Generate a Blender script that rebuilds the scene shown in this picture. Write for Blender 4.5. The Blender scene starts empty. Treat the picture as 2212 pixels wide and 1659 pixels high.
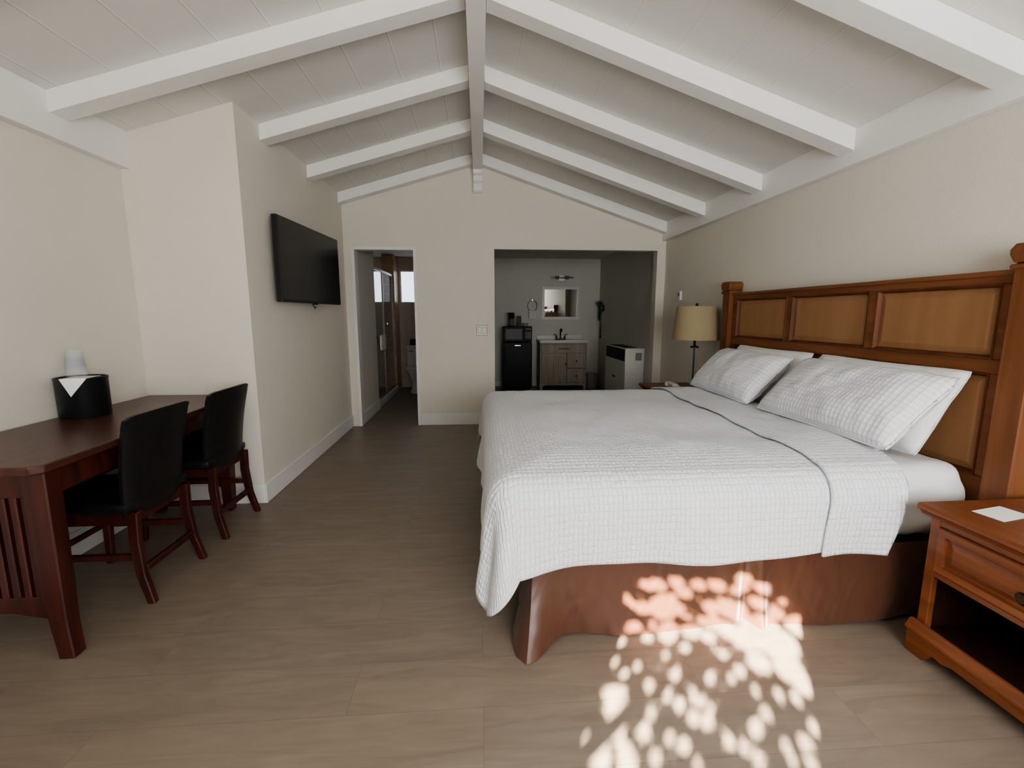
import bpy, bmesh, math, random
from mathutils import Vector, Matrix, noise
random.seed(7)
PI = math.pi
C = bpy.context.scene.collection

# ------------------------------------------------------------------ materials
def nt(name):
    m = bpy.data.materials.new(name); m.use_nodes = True
    n = m.node_tree; b = n.nodes['Principled BSDF']
    return m, n, b
def setp(b, **k):
    for a, v in k.items():
        a = a.replace('_', ' ')
        if a in b.inputs: b.inputs[a].default_value = v
def c4(c): return (c[0], c[1], c[2], 1)
def mat(name, col, rough=.5, metal=0, var=.06, scale=6, stretch=(1,1,1), bump=0, bscale=None, bdist=.004, **k):
    m, n, b = nt(name); L = n.links
    tc = n.nodes.new('ShaderNodeTexCoord'); mp = n.nodes.new('ShaderNodeMapping')
    mp.inputs['Scale'].default_value = stretch
    L.new(tc.outputs['Object'], mp.inputs['Vector'])
    nz = n.nodes.new('ShaderNodeTexNoise'); nz.inputs['Scale'].default_value = scale; nz.inputs['Detail'].default_value = 5
    L.new(mp.outputs[0], nz.inputs['Vector'])
    cr = n.nodes.new('ShaderNodeValToRGB')
    cr.color_ramp.elements[0].position = .3; cr.color_ramp.elements[1].position = .7
    cr.color_ramp.elements[0].color = c4([x*(1-var) for x in col]); cr.color_ramp.elements[1].color = c4([min(1, x*(1+var)) for x in col])
    L.new(nz.outputs['Fac'], cr.inputs[0]); L.new(cr.outputs[0], b.inputs['Base Color'])
    b.inputs['Roughness'].default_value = rough; b.inputs['Metallic'].default_value = metal
    if bump:
        n2 = n.nodes.new('ShaderNodeTexNoise'); n2.inputs['Scale'].default_value = bscale or scale*10; n2.inputs['Detail'].default_value = 3
        L.new(mp.outputs[0], n2.inputs['Vector'])
        bp = n.nodes.new('ShaderNodeBump'); bp.inputs['Strength'].default_value = bump; bp.inputs['Distance'].default_value = bdist
        L.new(n2.outputs['Fac'], bp.inputs['Height']); L.new(bp.outputs[0], b.inputs['Normal'])
    setp(b, **k)
    return m
def wood(name, c1, c2, axis='Y', rough=.4, scale=1.6, spread=16, **k):
    st = [spread]*3; st['XYZ'.index(axis)] = 1.0
    m, n, b = nt(name); L = n.links
    tc = n.nodes.new('ShaderNodeTexCoord'); mp = n.nodes.new('ShaderNodeMapping'); mp.inputs['Scale'].default_value = st
    L.new(tc.outputs['Object'], mp.inputs['Vector'])
    nz = n.nodes.new('ShaderNodeTexNoise'); nz.inputs['Scale'].default_value = scale; nz.inputs['Detail'].default_value = 7; nz.inputs['Distortion'].default_value = .6
    L.new(mp.outputs[0], nz.inputs['Vector'])
    cr = n.nodes.new('ShaderNodeValToRGB'); cr.color_ramp.elements[0].position = .32; cr.color_ramp.elements[1].position = .68
    cr.color_ramp.elements[0].color = c4(c1); cr.color_ramp.elements[1].color = c4(c2)
    L.new(nz.outputs['Fac'], cr.inputs[0]); L.new(cr.outputs[0], b.inputs['Base Color'])
    b.inputs['Roughness'].default_value = rough
    bp = n.nodes.new('ShaderNodeBump'); bp.inputs['Strength'].default_value = .10; bp.inputs['Distance'].default_value = .002
    L.new(nz.outputs['Fac'], bp.inputs['Height']); L.new(bp.outputs[0], b.inputs['Normal'])
    setp(b, **k)
    return m
def math_node(n, op, a, b=None):
    x = n.nodes.new('ShaderNodeMath'); x.operation = op
    for i, v in enumerate((a, b)):
        if v is None: continue
        if isinstance(v, (int, float)): x.inputs[i].default_value = v
        else: n.links.new(v, x.inputs[i])
    return x.outputs[0]
def quilt_mat(name, col, cu, cv, strength=.85, wobble=.020, crinkle=1.8, lo=.92):
    m, n, b = nt(name); L = n.links
    uv = n.nodes.new('ShaderNodeUVMap'); uv.uv_map = 'UVMap'
    nz = n.nodes.new('ShaderNodeTexNoise'); nz.inputs['Scale'].default_value = 22; nz.inputs['Detail'].default_value = 5
    L.new(uv.outputs[0], nz.inputs['Vector'])
    sp = n.nodes.new('ShaderNodeSeparateXYZ'); L.new(uv.outputs[0], sp.inputs[0])
    wob = math_node(n, 'MULTIPLY', nz.outputs['Fac'], wobble)
    def ridge(o, cell):
        s = math_node(n, 'ADD', o, wob)
        s = math_node(n, 'MULTIPLY', s, PI/cell)
        s = math_node(n, 'SINE', s)
        s = math_node(n, 'ABSOLUTE', s)
        return math_node(n, 'POWER', s, .5)
    h = math_node(n, 'MULTIPLY', ridge(sp.outputs[0], cu), ridge(sp.outputs[1], cv))
    n3 = n.nodes.new('ShaderNodeTexNoise'); n3.inputs['Scale'].default_value = 45; n3.inputs['Detail'].default_value = 4
    L.new(uv.outputs[0], n3.inputs['Vector'])
    h2 = math_node(n, 'ADD', h, math_node(n, 'MULTIPLY', n3.outputs['Fac'], crinkle))
    bp = n.nodes.new('ShaderNodeBump'); bp.inputs['Strength'].default_value = strength; bp.inputs['Distance'].default_value = .004
    L.new(h2, bp.inputs['Height']); L.new(bp.outputs[0], b.inputs['Normal'])
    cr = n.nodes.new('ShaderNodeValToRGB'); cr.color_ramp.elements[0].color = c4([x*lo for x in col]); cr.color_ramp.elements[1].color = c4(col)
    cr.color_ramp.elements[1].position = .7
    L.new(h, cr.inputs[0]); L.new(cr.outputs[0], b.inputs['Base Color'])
    setp(b, Roughness=.85)
    return m
def floor_mat():
    m, n, b = nt('vinyl_plank'); L = n.links
    tc = n.nodes.new('ShaderNodeTexCoord')
    br = n.nodes.new('ShaderNodeTexBrick'); br.offset = .37; br.offset_frequency = 2
    br.inputs['Scale'].default_value = 1; br.inputs['Brick Width'].default_value = 1.22; br.inputs['Row Height'].default_value = .225
    br.inputs['Mortar Size'].default_value = .0009; br.inputs['Mortar Smooth'].default_value = .2
    br.inputs['Color1'].default_value = (0,0,0,1); br.inputs['Color2'].default_value = (1,1,1,1); br.inputs['Mortar'].default_value = (.5,.5,.5,1)
    L.new(tc.outputs['Object'], br.inputs['Vector'])
    mp = n.nodes.new('ShaderNodeMapping'); mp.inputs['Scale'].default_value = (1.3, 8, 1); L.new(tc.outputs['Object'], mp.inputs['Vector'])
    ad = n.nodes.new('ShaderNodeVectorMath'); ad.operation = 'ADD'; L.new(mp.outputs[0], ad.inputs[0])
    sc = n.nodes.new('ShaderNodeVectorMath'); sc.operation = 'SCALE'; sc.inputs['Scale'].default_value = 7.3; L.new(br.outputs['Color'], sc.inputs[0]); L.new(sc.outputs[0], ad.inputs[1])
    nz = n.nodes.new('ShaderNodeTexNoise'); nz.inputs['Scale'].default_value = 1.7; nz.inputs['Detail'].default_value = 9; nz.inputs['Distortion'].default_value = 1.4; nz.inputs['Roughness'].default_value = .62
    L.new(ad.outputs[0], nz.inputs['Vector'])
    cr = n.nodes.new('ShaderNodeValToRGB'); e = cr.color_ramp.elements
    e[0].position = .25; e[0].color = (.192,.150,.117,1); e[1].position = .75; e[1].color = (.280,.225,.180,1)
    L.new(nz.outputs['Fac'], cr.inputs[0])
    mx = n.nodes.new('ShaderNodeMix'); mx.data_type = 'RGBA'; mx.blend_type = 'MULTIPLY'; mx.inputs[0].default_value = 1
    c2 = n.nodes.new('ShaderNodeValToRGB'); c2.color_ramp.elements[0].color = (.96,.96,.96,1); c2.color_ramp.elements[1].color = (1.03,1.03,1.02,1)
    L.new(br.outputs['Color'], c2.inputs[0]); L.new(cr.outputs[0], mx.inputs[6]); L.new(c2.outputs[0], mx.inputs[7])
    m2 = n.nodes.new('ShaderNodeMix'); m2.data_type = 'RGBA'; L.new(math_node(n, 'MULTIPLY', br.outputs['Fac'], .45), m2.inputs[0])
    L.new(mx.outputs[2], m2.inputs[6]); m2.inputs[7].default_value = (.08,.06,.045,1)
    L.new(m2.outputs[2], b.inputs['Base Color'])
    bp = n.nodes.new('ShaderNodeBump'); bp.inputs['Strength'].default_value = .10; bp.inputs['Distance'].default_value = .002
    L.new(nz.outputs['Fac'], bp.inputs['Height']); L.new(bp.outputs[0], b.inputs['Normal'])
    setp(b, Roughness=.40)
    return m
def ceiling_mat():
    m, n, b = nt('painted_boards'); L = n.links
    tc = n.nodes.new('ShaderNodeTexCoord'); sp = n.nodes.new('ShaderNodeSeparateXYZ'); L.new(tc.outputs['Object'], sp.inputs[0])
    nz = n.nodes.new('ShaderNodeTexNoise'); nz.inputs['Scale'].default_value = 3; L.new(tc.outputs['Object'], nz.inputs['Vector'])
    x = math_node(n, 'ADD', sp.outputs[0], math_node(n, 'MULTIPLY', nz.outputs['Fac'], .006))
    x = math_node(n, 'FRACT', math_node(n, 'DIVIDE', math_node(n, 'ADD', x, 10.07), .262))
    g = math_node(n, 'LESS_THAN', math_node(n, 'ABSOLUTE', math_node(n, 'SUBTRACT', x, .5)), .010)
    g2 = math_node(n, 'LESS_THAN', math_node(n, 'ABSOLUTE', math_node(n, 'SUBTRACT', x, .525)), .012)
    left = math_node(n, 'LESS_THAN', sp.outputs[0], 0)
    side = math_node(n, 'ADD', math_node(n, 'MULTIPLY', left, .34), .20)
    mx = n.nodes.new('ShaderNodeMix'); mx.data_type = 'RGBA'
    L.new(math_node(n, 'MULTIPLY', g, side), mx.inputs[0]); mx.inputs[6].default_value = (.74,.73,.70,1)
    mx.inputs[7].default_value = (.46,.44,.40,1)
    m3 = n.nodes.new('ShaderNodeMix'); m3.data_type = 'RGBA'
    L.new(math_node(n, 'MULTIPLY', g2, side), m3.inputs[0]); L.new(mx.outputs[2], m3.inputs[6]); m3.inputs[7].default_value = (.93,.92,.90,1)
    L.new(m3.outputs[2], b.inputs['Base Color']); setp(b, Roughness=.7)
    bp = n.nodes.new('ShaderNodeBump'); bp.inputs['Strength'].default_value = .12; bp.inputs['Distance'].default_value = .004
    n2 = n.nodes.new('ShaderNodeTexNoise'); n2.inputs['Scale'].default_value = 40; L.new(tc.outputs['Object'], n2.inputs['Vector'])
    L.new(n2.outputs['Fac'], bp.inputs['Height']); L.new(bp.outputs[0], b.inputs['Normal'])
    return m
def glass(name, col=(1,1,1), alpha=.25, rough=.05, base=None):
    m, n, b = nt(name); L = n.links
    out = n.nodes['Material Output']
    t = n.nodes.new('ShaderNodeBsdfTransparent'); t.inputs[0].default_value = c4(col)
    mx = n.nodes.new('ShaderNodeMixShader')
    nz = n.nodes.new('ShaderNodeTexNoise'); nz.inputs['Scale'].default_value = 30
    tc = n.nodes.new('ShaderNodeTexCoord'); L.new(tc.outputs['Object'], nz.inputs['Vector'])
    L.new(math_node(n, 'ADD', math_node(n, 'MULTIPLY', nz.outputs['Fac'], .04), alpha), mx.inputs[0])
    b.inputs['Base Color'].default_value = c4(base or col); b.inputs['Roughness'].default_value = rough
    L.new(t.outputs[0], mx.inputs[1]); L.new(b.outputs[0], mx.inputs[2]); L.new(mx.outputs[0], out.inputs[0])
    return m
def tile_mat(name, c1, grout, w, h, rot=None):
    m, n, b = nt(name); L = n.links
    tc = n.nodes.new('ShaderNodeTexCoord'); mp = n.nodes.new('ShaderNodeMapping'); L.new(tc.outputs['Object'], mp.inputs['Vector'])
    if rot: mp.inputs['Rotation'].default_value = rot
    br = n.nodes.new('ShaderNodeTexBrick'); L.new(mp.outputs[0], br.inputs['Vector'])
    br.inputs['Scale'].default_value = 1; br.inputs['Brick Width'].default_value = w; br.inputs['Row Height'].default_value = h; br.inputs['Mortar Size'].default_value = .004
    br.inputs['Color1'].default_value = c4(c1); br.inputs['Color2'].default_value = c4([x*.9 for x in c1]); br.inputs['Mortar'].default_value = c4(grout)
    L.new(br.outputs['Color'], b.inputs['Base Color']); setp(b, Roughness=.3)
    return m

M = {}
M['wall'] = mat('cream_wall_paint', (.750,.710,.630), .75, var=.012, scale=2, bump=.22, bscale=90)
M['alcove'] = mat('white_wall_paint', (.69,.67,.61), .75, var=.02, scale=2, bump=.2, bscale=90)
M['ceil'] = ceiling_mat()
M['beam'] = mat('white_beam_paint', (.86,.85,.825), .6, var=.015, scale=3, bump=.2, bscale=25)
M['base'] = mat('white_trim_paint', (.80,.79,.765), .5, var=.02, scale=5)
M['floor'] = floor_mat()
M['patio'] = mat('patio_concrete', (.40,.38,.35), .9, var=.15, scale=3, bump=.3)
M['mahog'] = wood('mahogany_stain', (.026,.0060,.0045), (.080,.016,.010), 'Z', .36, 1.5, 14)
M['mahogtop'] = wood('mahogany_top', (.048,.015,.011), (.095,.030,.021), 'Y', .32, 1.5, 12)
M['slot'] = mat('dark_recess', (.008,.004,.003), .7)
M['leather'] = mat('black_leather', (.010,.010,.010), .38, var=.3, scale=40, bump=.25, bscale=220)
M['cherryY'] = wood('cherry_wood', (.145,.052,.020), (.240,.095,.037), 'Y', .48, 1.4, 14, Specular_IOR_Level=.35)
M['cherryZ'] = wood('cherry_wood_upright', (.145,.052,.020), (.235,.093,.036), 'Z', .48, 1.4, 14, Specular_IOR_Level=.35)
M['panel'] = wood('maple_panel', (.300,.158,.075), (.355,.195,.097), 'Z', .6, 1.2, 8, Specular_IOR_Level=.25)
M['glaze'] = wood('dark_glazed_moulding', (.09,.030,.012), (.16,.056,.022), 'Z', .55, 1.2, 10, Specular_IOR_Level=.25)
M['nsY'] = wood('nightstand_wood', (.130,.040,.015), (.220,.077,.029), 'Y', .38, 1.4, 14, Specular_IOR_Level=.4)
M['nsin'] = wood('nightstand_inside', (.016,.005,.0025), (.034,.011,.005), 'Y', .5, 1.4, 14)  # nightstand wood darkened to paint the shade inside the open shelf
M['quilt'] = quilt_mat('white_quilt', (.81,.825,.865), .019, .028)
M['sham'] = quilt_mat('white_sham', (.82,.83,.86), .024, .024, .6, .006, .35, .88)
M['sheet'] = mat('white_sheet', (.79,.785,.78), .8, var=.02, scale=4, bump=.3, bscale=9, bdist=.01)
M['skirt'] = mat('brown_satin', (.098,.038,.020), .38, var=.10, scale=2, stretch=(1,1,.25), bump=.35, bscale=10, bdist=.01, Sheen_Weight=.2)
M['blackp'] = mat('black_plastic', (.011,.011,.012), .4, var=.2, scale=20)
M['screen'] = mat('tv_screen', (.006,.007,.007), .25, var=.1)
M['fridge'] = mat('fridge_black', (.006,.006,.007), .45, var=.1, Specular_IOR_Level=.25)
M['bucket'] = mat('black_bucket_vinyl', (.008,.011,.011), .4, var=.3, scale=30, bump=.15)
M['paper'] = mat('white_paper', (.85,.85,.84), .8, var=.02)
M['cup'] = glass('clear_plastic', (.96,.97,.98), .14, .3)
M['glass'] = glass('lamp_glass', (.90,.93,.94), .07, .04)
M['showerglass'] = glass('shower_glass', (.92,.92,.91), .08, .05)
M['frost'] = glass('frosted_pane', (.97,.99,1), .12, .9)
M['shade'] = mat('linen_shade', (.36,.29,.175), .85, var=.05, scale=60, stretch=(1,1,4), bump=.2)
M['ivory'] = mat('ivory_plastic', (.80,.78,.70), .4, var=.02)
M['bronze'] = mat('dark_bronze', (.030,.024,.020), .35, .8, var=.2, scale=30)
M['chrome'] = mat('brushed_metal', (.55,.55,.54), .22, 1, var=.05, scale=30)
M['alu'] = mat('satin_aluminium', (.38,.35,.31), .35, .9, var=.08, scale=30)
M['whitep'] = mat('white_enamel', (.78,.77,.75), .35, var=.02)
M['ceramic'] = mat('white_ceramic', (.82,.81,.79), .15, var=.02)
M['vanity'] = wood('limed_oak', (.33,.285,.215), (.46,.405,.32), 'Z', .55, 1.3, 14)
M['mirror'] = mat('mirror_silver', (.92,.92,.92), .02, 1, var=.01)
M['grey'] = mat('grey_plastic', (.13,.13,.13), .5, var=.1)
M['greym'] = mat('grey_mesh', (.28,.28,.27), .5, var=.1, scale=80)
M['towel'] = mat('white_terry', (.80,.79,.77), .95, var=.05, scale=60, bump=.5, bscale=200)
M['curtain'] = mat('sheer_curtain', (.8,.79,.76), .9, var=.03, scale=30)
M['tile'] = tile_mat('tan_tile', (.46,.28,.17), (.55,.44,.33), .15, .15, (PI/2,0,0))
M['wtile'] = tile_mat('beige_tile', (.64,.55,.45), (.46,.40,.34), .2, .2, (PI/2,0,0))
M['leaf'] = mat('green_leaf', (.06,.16,.03), .5, var=.4, scale=5)
M['bark'] = mat('bark', (.12,.08,.05), .9, var=.3, scale=8, bump=.6)

# ------------------------------------------------------------------ mesh helpers
def B(): return bmesh.new()
def quad_faces(bm, vs, faces):
    for f in faces:
        try: bm.faces.new([vs[i] for i in f])
        except ValueError: pass
def box(bm, x0, x1, y0, y1, z0, z1, bev=0, seg=2):
    t = bmesh.new()
    vs = [t.verts.new(p) for p in ((x0,y0,z0),(x1,y0,z0),(x1,y1,z0),(x0,y1,z0),(x0,y0,z1),(x1,y0,z1),(x1,y1,z1),(x0,y1,z1))]
    quad_faces(t, vs, ((0,3,2,1),(4,5,6,7),(0,1,5,4),(1,2,6,5),(2,3,7,6),(3,0,4,7)))
    if bev: bmesh.ops.bevel(t, geom=list(t.edges), offset=bev, segments=seg, profile=.5, affect='EDGES')
    merge(bm, t)
def merge(bm, t, mtx=None):
    if mtx is not None: t.transform(mtx)
    me = bpy.data.meshes.new('tmp'); t.to_mesh(me); t.free(); bm.from_mesh(me); bpy.data.meshes.remove(me)
def prism(bm, poly, a0, a1, axis='Y', bev=0):
    t = bmesh.new()
    def P(p, a):
        if axis == 'Y': return (p[0], a, p[1])
        if axis == 'X': return (a, p[0], p[1])
        return (p[0], p[1], a)
    lo = [t.verts.new(P(p, a0)) for p in poly]; hi = [t.verts.new(P(p, a1)) for p in poly]
    t.faces.new(lo); t.faces.new(hi[::-1])
    n = len(poly)
    for i in range(n): t.faces.new((lo[i], hi[i], hi[(i+1)%n], lo[(i+1)%n]))
    bmesh.ops.recalc_face_normals(t, faces=list(t.faces))
    if bev: bmesh.ops.bevel(t, geom=list(t.edges), offset=bev, segments=2, profile=.5, affect='EDGES')
    merge(bm, t)
def lathe(bm, prof, c=(0,0,0), seg=24, sx=1, sy=1):
    rings = []
    for r, z in prof:
        if r < 1e-5: rings.append([bm.verts.new((c[0], c[1], c[2]+z))])
        else: rings.append([bm.verts.new((c[0]+r*sx*math.cos(2*PI*i/seg), c[1]+r*sy*math.sin(2*PI*i/seg), c[2]+z)) for i in range(seg)])
    for a, b in zip(rings, rings[1:]):
        for i in range(seg):
            j = (i+1) % seg
            if len(a) == 1 and len(b) == 1: continue
            if len(a) == 1: bm.faces.new((a[0], b[j], b[i]))
            elif len(b) == 1: bm.faces.new((a[i], a[j], b[0]))
            else: bm.faces.new((a[i], a[j], b[j], b[i]))
def tube(bm, pts, r, seg=8, caps=True):
    pts = [Vector(p) for p in pts]; rings = []
    rr = r if isinstance(r, (list, tuple)) else [r]*len(pts)
    up = Vector((0,0,1))
    for i, p in enumerate(pts):
        d = (pts[min(i+1, len(pts)-1)] - pts[max(i-1, 0)]).normalized()
        u = d.cross(up)
        if u.length < .05: u = d.cross(Vector((1,0,0)))
        u.normalize(); v = d.cross(u)
        rings.append([bm.verts.new(p + (u*math.cos(2*PI*k/seg) + v*math.sin(2*PI*k/seg))*rr[i]) for k in range(seg)])
    for a, b in zip(rings, rings[1:]):
        for k in range(seg): bm.faces.new((a[k], a[(k+1)%seg], b[(k+1)%seg], b[k]))
    if caps: bm.faces.new(rings[0][::-1]); bm.faces.new(rings[-1])
def qbar(bm, pts, sizes, bev=.003):
    t = bmesh.new(); rings = []
    for p, (sx, sy) in zip(pts, sizes):
        rings.append([t.verts.new((p[0]+a*sx/2, p[1]+b*sy/2, p[2])) for a, b in ((-1,-1),(1,-1),(1,1),(-1,1))])
    for a, b in zip(rings, rings[1:]):
        for k in range(4): t.faces.new((a[k], a[(k+1)%4], b[(k+1)%4], b[k]))
    t.faces.new(rings[0][::-1]); t.faces.new(rings[-1])
    bmesh.ops.recalc_face_normals(t, faces=list(t.faces))
    if bev: bmesh.ops.bevel(t, geom=list(t.edges), offset=bev, segments=1, affect='EDGES')
    merge(bm, t)
def rbox(bm, x0, x1, y0, y1, z0, z1, r, n=24, disp=None):
    t = bmesh.new()
    bmesh.ops.create_cube(t, size=2); bmesh.ops.subdivide_edges(t, edges=list(t.edges), cuts=n, use_grid_fill=True)
    cx, cy, cz = (x0+x1)/2, (y0+y1)/2, (z0+z1)/2; h = Vector(((x1-x0)/2, (y1-y0)/2, (z1-z0)/2))
    for v in t.verts:
        p = Vector((v.co.x*h.x, v.co.y*h.y, v.co.z*h.z))
        q = Vector([max(-(h[i]-r), min(h[i]-r, p[i])) for i in range(3)])
        d = p - q
        if d.length > 1e-6: d.normalize()
        p = q + d*r
        if disp: p += d*disp(p+Vector((cx, cy, cz)))
        v.co = p + Vector((cx, cy, cz))
    merge(bm, t)
def wl(o):
    v = Vector((0,0,0))
    while o: v += o.location; o = o.parent
    return v
def obj(name, bm, m, parent=None, smooth=False):
    me = bpy.data.meshes.new(name); bmesh.ops.recalc_face_normals(bm, faces=list(bm.faces)); bm.to_mesh(me); bm.free()
    if parent: me.transform(Matrix.Translation(-wl(parent)))
    me.materials.append(m)
    for p in me.polygons: p.use_smooth = smooth
    if smooth:
        try: me.set_sharp_from_angle(angle=math.radians(40))
        except Exception: pass
    o = bpy.data.objects.new(name, me); C.objects.link(o)
    if parent: o.parent = parent
    return o
def thing(name, label, cat, loc=(0,0,0), group=None):
    o = bpy.data.objects.new(name, None); o.empty_display_size = .1; C.objects.link(o)
    o.location = loc; o['label'] = label; o['category'] = cat
    if group: o['group'] = group
    return o
def tag(o, label, cat, group=None, kind=None):
    o['label'] = label; o['category'] = cat
    if group: o['group'] = group
    if kind: o['kind'] = kind
    return o
def struct(name, bm, m, label, cat, parent=None):
    o = obj(name, bm, m, parent)
    if not parent: o['kind'] = 'structure'; o['label'] = label; o['category'] = cat
    return o
def dup(root, loc, label):
    r = root.copy(); C.objects.link(r); r.location = loc; r['label'] = label
    for ch in list(root.children):
        c = ch.copy(); C.objects.link(c); c.parent = r
        for g in list(ch.children):
            d = g.copy(); C.objects.link(d); d.parent = c
    return r

# ------------------------------------------------------------------ room shell
XL, XR, XI = -2.20, 2.19, -1.50
YF, YJ, YB, YE = -1.40, 3.15, 5.37, 8.30
ZA = 3.04
def zc(x): return ZA - (.295*abs(x) if x < 0 else .325*x)
b = B(); box(b, -2.4, 2.4, -1.52, 8.5, -.1, 0); struct('floor', b, M['floor'], 'grey brown wood plank floor', 'floor')
b = B()
prism(b, [(-2.4,zc(-2.4)),(0,ZA),(0,ZA+.1),(-2.4,zc(-2.4)+.1)], -1.52, 5.49)
prism(b, [(0,ZA),(2.4,zc(2.4)),(2.4,zc(2.4)+.1),(0,ZA+.1)], -1.52, 5.49)
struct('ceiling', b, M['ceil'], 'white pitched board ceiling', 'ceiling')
b = B(); box(b, -2.4, 2.4, 5.49, 8.5, 2.29, 2.39); struct('ceiling_alcove', b, M['alcove'], 'low flat ceiling over alcove and bathroom', 'ceiling')
b = B(); box(b, XL-.12, XL, YF, YJ, 0, zc(XL)+.02); struct('wall_left', b, M['wall'], 'cream wall behind the desk', 'wall')
b = B(); prism(b, [(XL-.12,0),(XI,0),(XI,zc(XI)+.02),(XL-.12,zc(XL-.12)+.02)], YJ, YJ+.12); struct('wall_return', b, M['wall'], 'short cream wall at the far end of the desk', 'wall')
b = B(); box(b, XI-.12, XI, YJ+.12, YB, 0, zc(XI)+.01); struct('wall_inner', b, M['wall'], 'cream wall that carries the television', 'wall')
b = B(); box(b, XR, XR+.12, YF, YB, 0, zc(XR)+.02); struct('wall_right', b, M['wall'], 'cream wall behind the headboard', 'wall')
b = B()
box(b, XI-.12, -1.40, YB, YB+.12, 0, 2.04); box(b, -.72, .18, YB, YB+.12, 0, 2.04); box(b, 2.09, XR+.12, YB, YB+.12, 0, 2.04)
prism(b, [(XI-.12,2.04),(XR+.12,2.04),(XR+.12,zc(XR+.12)+.02),(0,ZA+.02),(XI-.12,zc(XI-.12)+.02)], YB, YB+.12)
struct('wall_back', b, M['wall'], 'cream gable wall with a doorway and a wide opening', 'wall')
ZH = 2.27
W1 = (-1.34, -.50, .75, 2.26); W2 = (.10, 2.0, .75, 2.10)
b = B()
box(b, XL-.12, XR+.12, YF-.12, YF, 0, .75)
box(b, XL-.12, W1[0], YF-.12, YF, .75, ZH); box(b, W1[1], W2[0], YF-.12, YF, .75, ZH); box(b, W2[1], XR+.12, YF-.12, YF, .75, ZH)
box(b, W1[0], W1[1], YF-.12, YF, W1[3], ZH); box(b, W2[0], W2[1], YF-.12, YF, W2[3], ZH)
prism(b, [(XL-.12,ZH),(XR+.12,ZH),(XR+.12,zc(XR+.12)+.02),(0,ZA+.02),(XL-.12,zc(XL-.12)+.02)], YF-.12, YF)
struct('wall_front', b, M['wall'], 'cream wall with two windows facing the patio', 'wall')
for i, w in enumerate((W1, W2)):
    b = B(); fw = .02 if i == 0 else .04
    for (a0,a1,c0,c1) in ((w[0],w[0]+fw,w[2],w[3]),(w[1]-fw,w[1],w[2],w[3]),(w[0]+fw,w[1]-fw,w[2],w[2]+fw),(w[0]+fw,w[1]-fw,w[3]-fw,w[3])):
        box(b, a0, a1, YF-.09, YF-.03, c0, c1)
    struct('window_%d' % (i+1), b, M['base'], 'white front window frame', 'window')
t = thing('curtain', 'white curtain drawn across the right front window behind the viewer', 'curtain', (1.05, YF+.06, 0))  # unseen drape added to keep the sun out of this window
b = B(); g = []
for i in range(161):
    x = .02+2.06*i/160; y = YF+.06+.022*math.sin(i*.55)
    g.append((b.verts.new((x, y, .02)), b.verts.new((x, y*.5+(YF+.06)*.5, 2.2))))
for p, q in zip(g, g[1:]): b.faces.new((p[0], q[0], q[1], p[1]))
obj('cloth', b, M['curtain'], t, True)
b = B(); tube(b, [(-.02,YF+.06,2.21),(2.12,YF+.06,2.21)], .012, 10); box(b, .0, .03, YF, YF+.06, 2.20, 2.22); box(b, 2.07, 2.10, YF, YF+.06, 2.20, 2.22); obj('rod', b, M['bronze'], t)
b = B(); box(b, -6, 6, -9, -1.52, -.12, -.02); struct('ground', b, M['patio'], 'concrete patio outside the front windows', 'ground')
def walls(name, rects, m, label):
    b = B()
    for r in rects: box(b, *r)
    return struct(name, b, m, label, 'wall')
walls('wall_alcove_right', [(XR, XR+.12, YB+.12, YE, 0, 2.29)], M['alcove'], 'right side wall of the alcove')
walls('wall_alcove_back', [(-.2, XR+.12, YE, YE+.12, 0, 2.29)], M['alcove'], 'back wall of the alcove behind the vanity')
walls('wall_partition', [(-.30, -.20, YB+.12, YE, 0, 2.29)], M['alcove'], 'partition between bathroom and alcove')
walls('wall_hall_left', [(-1.5, -1.40, YB+.12, 6.37, 0, 2.29)], M['wall'], 'short wall just inside the bathroom doorway')
walls('wall_shower_left', [(XL-.12, XL, 6.25, YE, 0, 2.29), (XL, -1.5, 6.25, 6.37, 0, 2.29)], M['wtile'], 'tiled shower side wall')
BW1 = (-1.90, -1.60, 1.50, 2.07); BW2 = (-1.385, -.95, 1.50, 2.07)
walls('wall_bathroom_back', [(XL-.12, -.2, YE, YE+.12, 0, 1.5), (XL-.12, -.2, YE, YE+.12, 2.07, 2.29), (XL-.12, BW1[0], YE, YE+.12, 1.5, 2.07), (BW1[1], BW2[0], YE, YE+.12, 1.5, 2.07), (BW2[1], -.2, YE, YE+.12, 1.5, 2.07)], M['wtile'], 'bathroom back wall with two small windows')
walls('wall_shower_end', [(-1.60, -1.41, 7.9, YE, 0, 2.29)], M['tile'], 'tan tiled pier at the end of the shower')
for i, w in enumerate((BW1, BW2)):
    b = B()
    for (a0,a1,c0,c1) in ((w[0],w[0]+.025,w[2],w[3]),(w[1]-.025,w[1],w[2],w[3]),(w[0]+.025,w[1]-.025,w[2],w[2]+.025),(w[0]+.025,w[1]-.025,w[3]-.025,w[3])):
        box(b, a0, a1, YE-.01, YE+.04, c0, c1)
    f = struct('window_%d' % (i+3), b, M['base'], 'small bright frosted bathroom window', 'window')
    b = B(); box(b, w[0]+.025, w[1]-.025, YE+.01, YE+.018, w[2]+.025, w[3]-.025); obj('pane', b, M['frost'], f)
def bb(name, x0, x1, y0, y1, label, h=.14):
    b = B(); box(b, x0, x1, y0, y1, 0, h, .004, 1); return struct(name, b, M['base'], label, 'baseboard')
bb('baseboard_left', XL, XL+.015, YF, YJ, 'white baseboard under the desk')
bb('baseboard_return', XL+.015, XI, YJ-.015, YJ, 'white baseboard at the far end of the desk')
bb('baseboard_inner', XI, XI+.015, YJ-.015, YB-.015, 'white baseboard below the television')
bb('baseboard_back', -.705, .18, YB-.015, YB, 'white baseboard between doorway and alcove')
bb('baseboard_right', XR-.015, XR, YF, YB-.015, 'white baseboard behind the bed')
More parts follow.
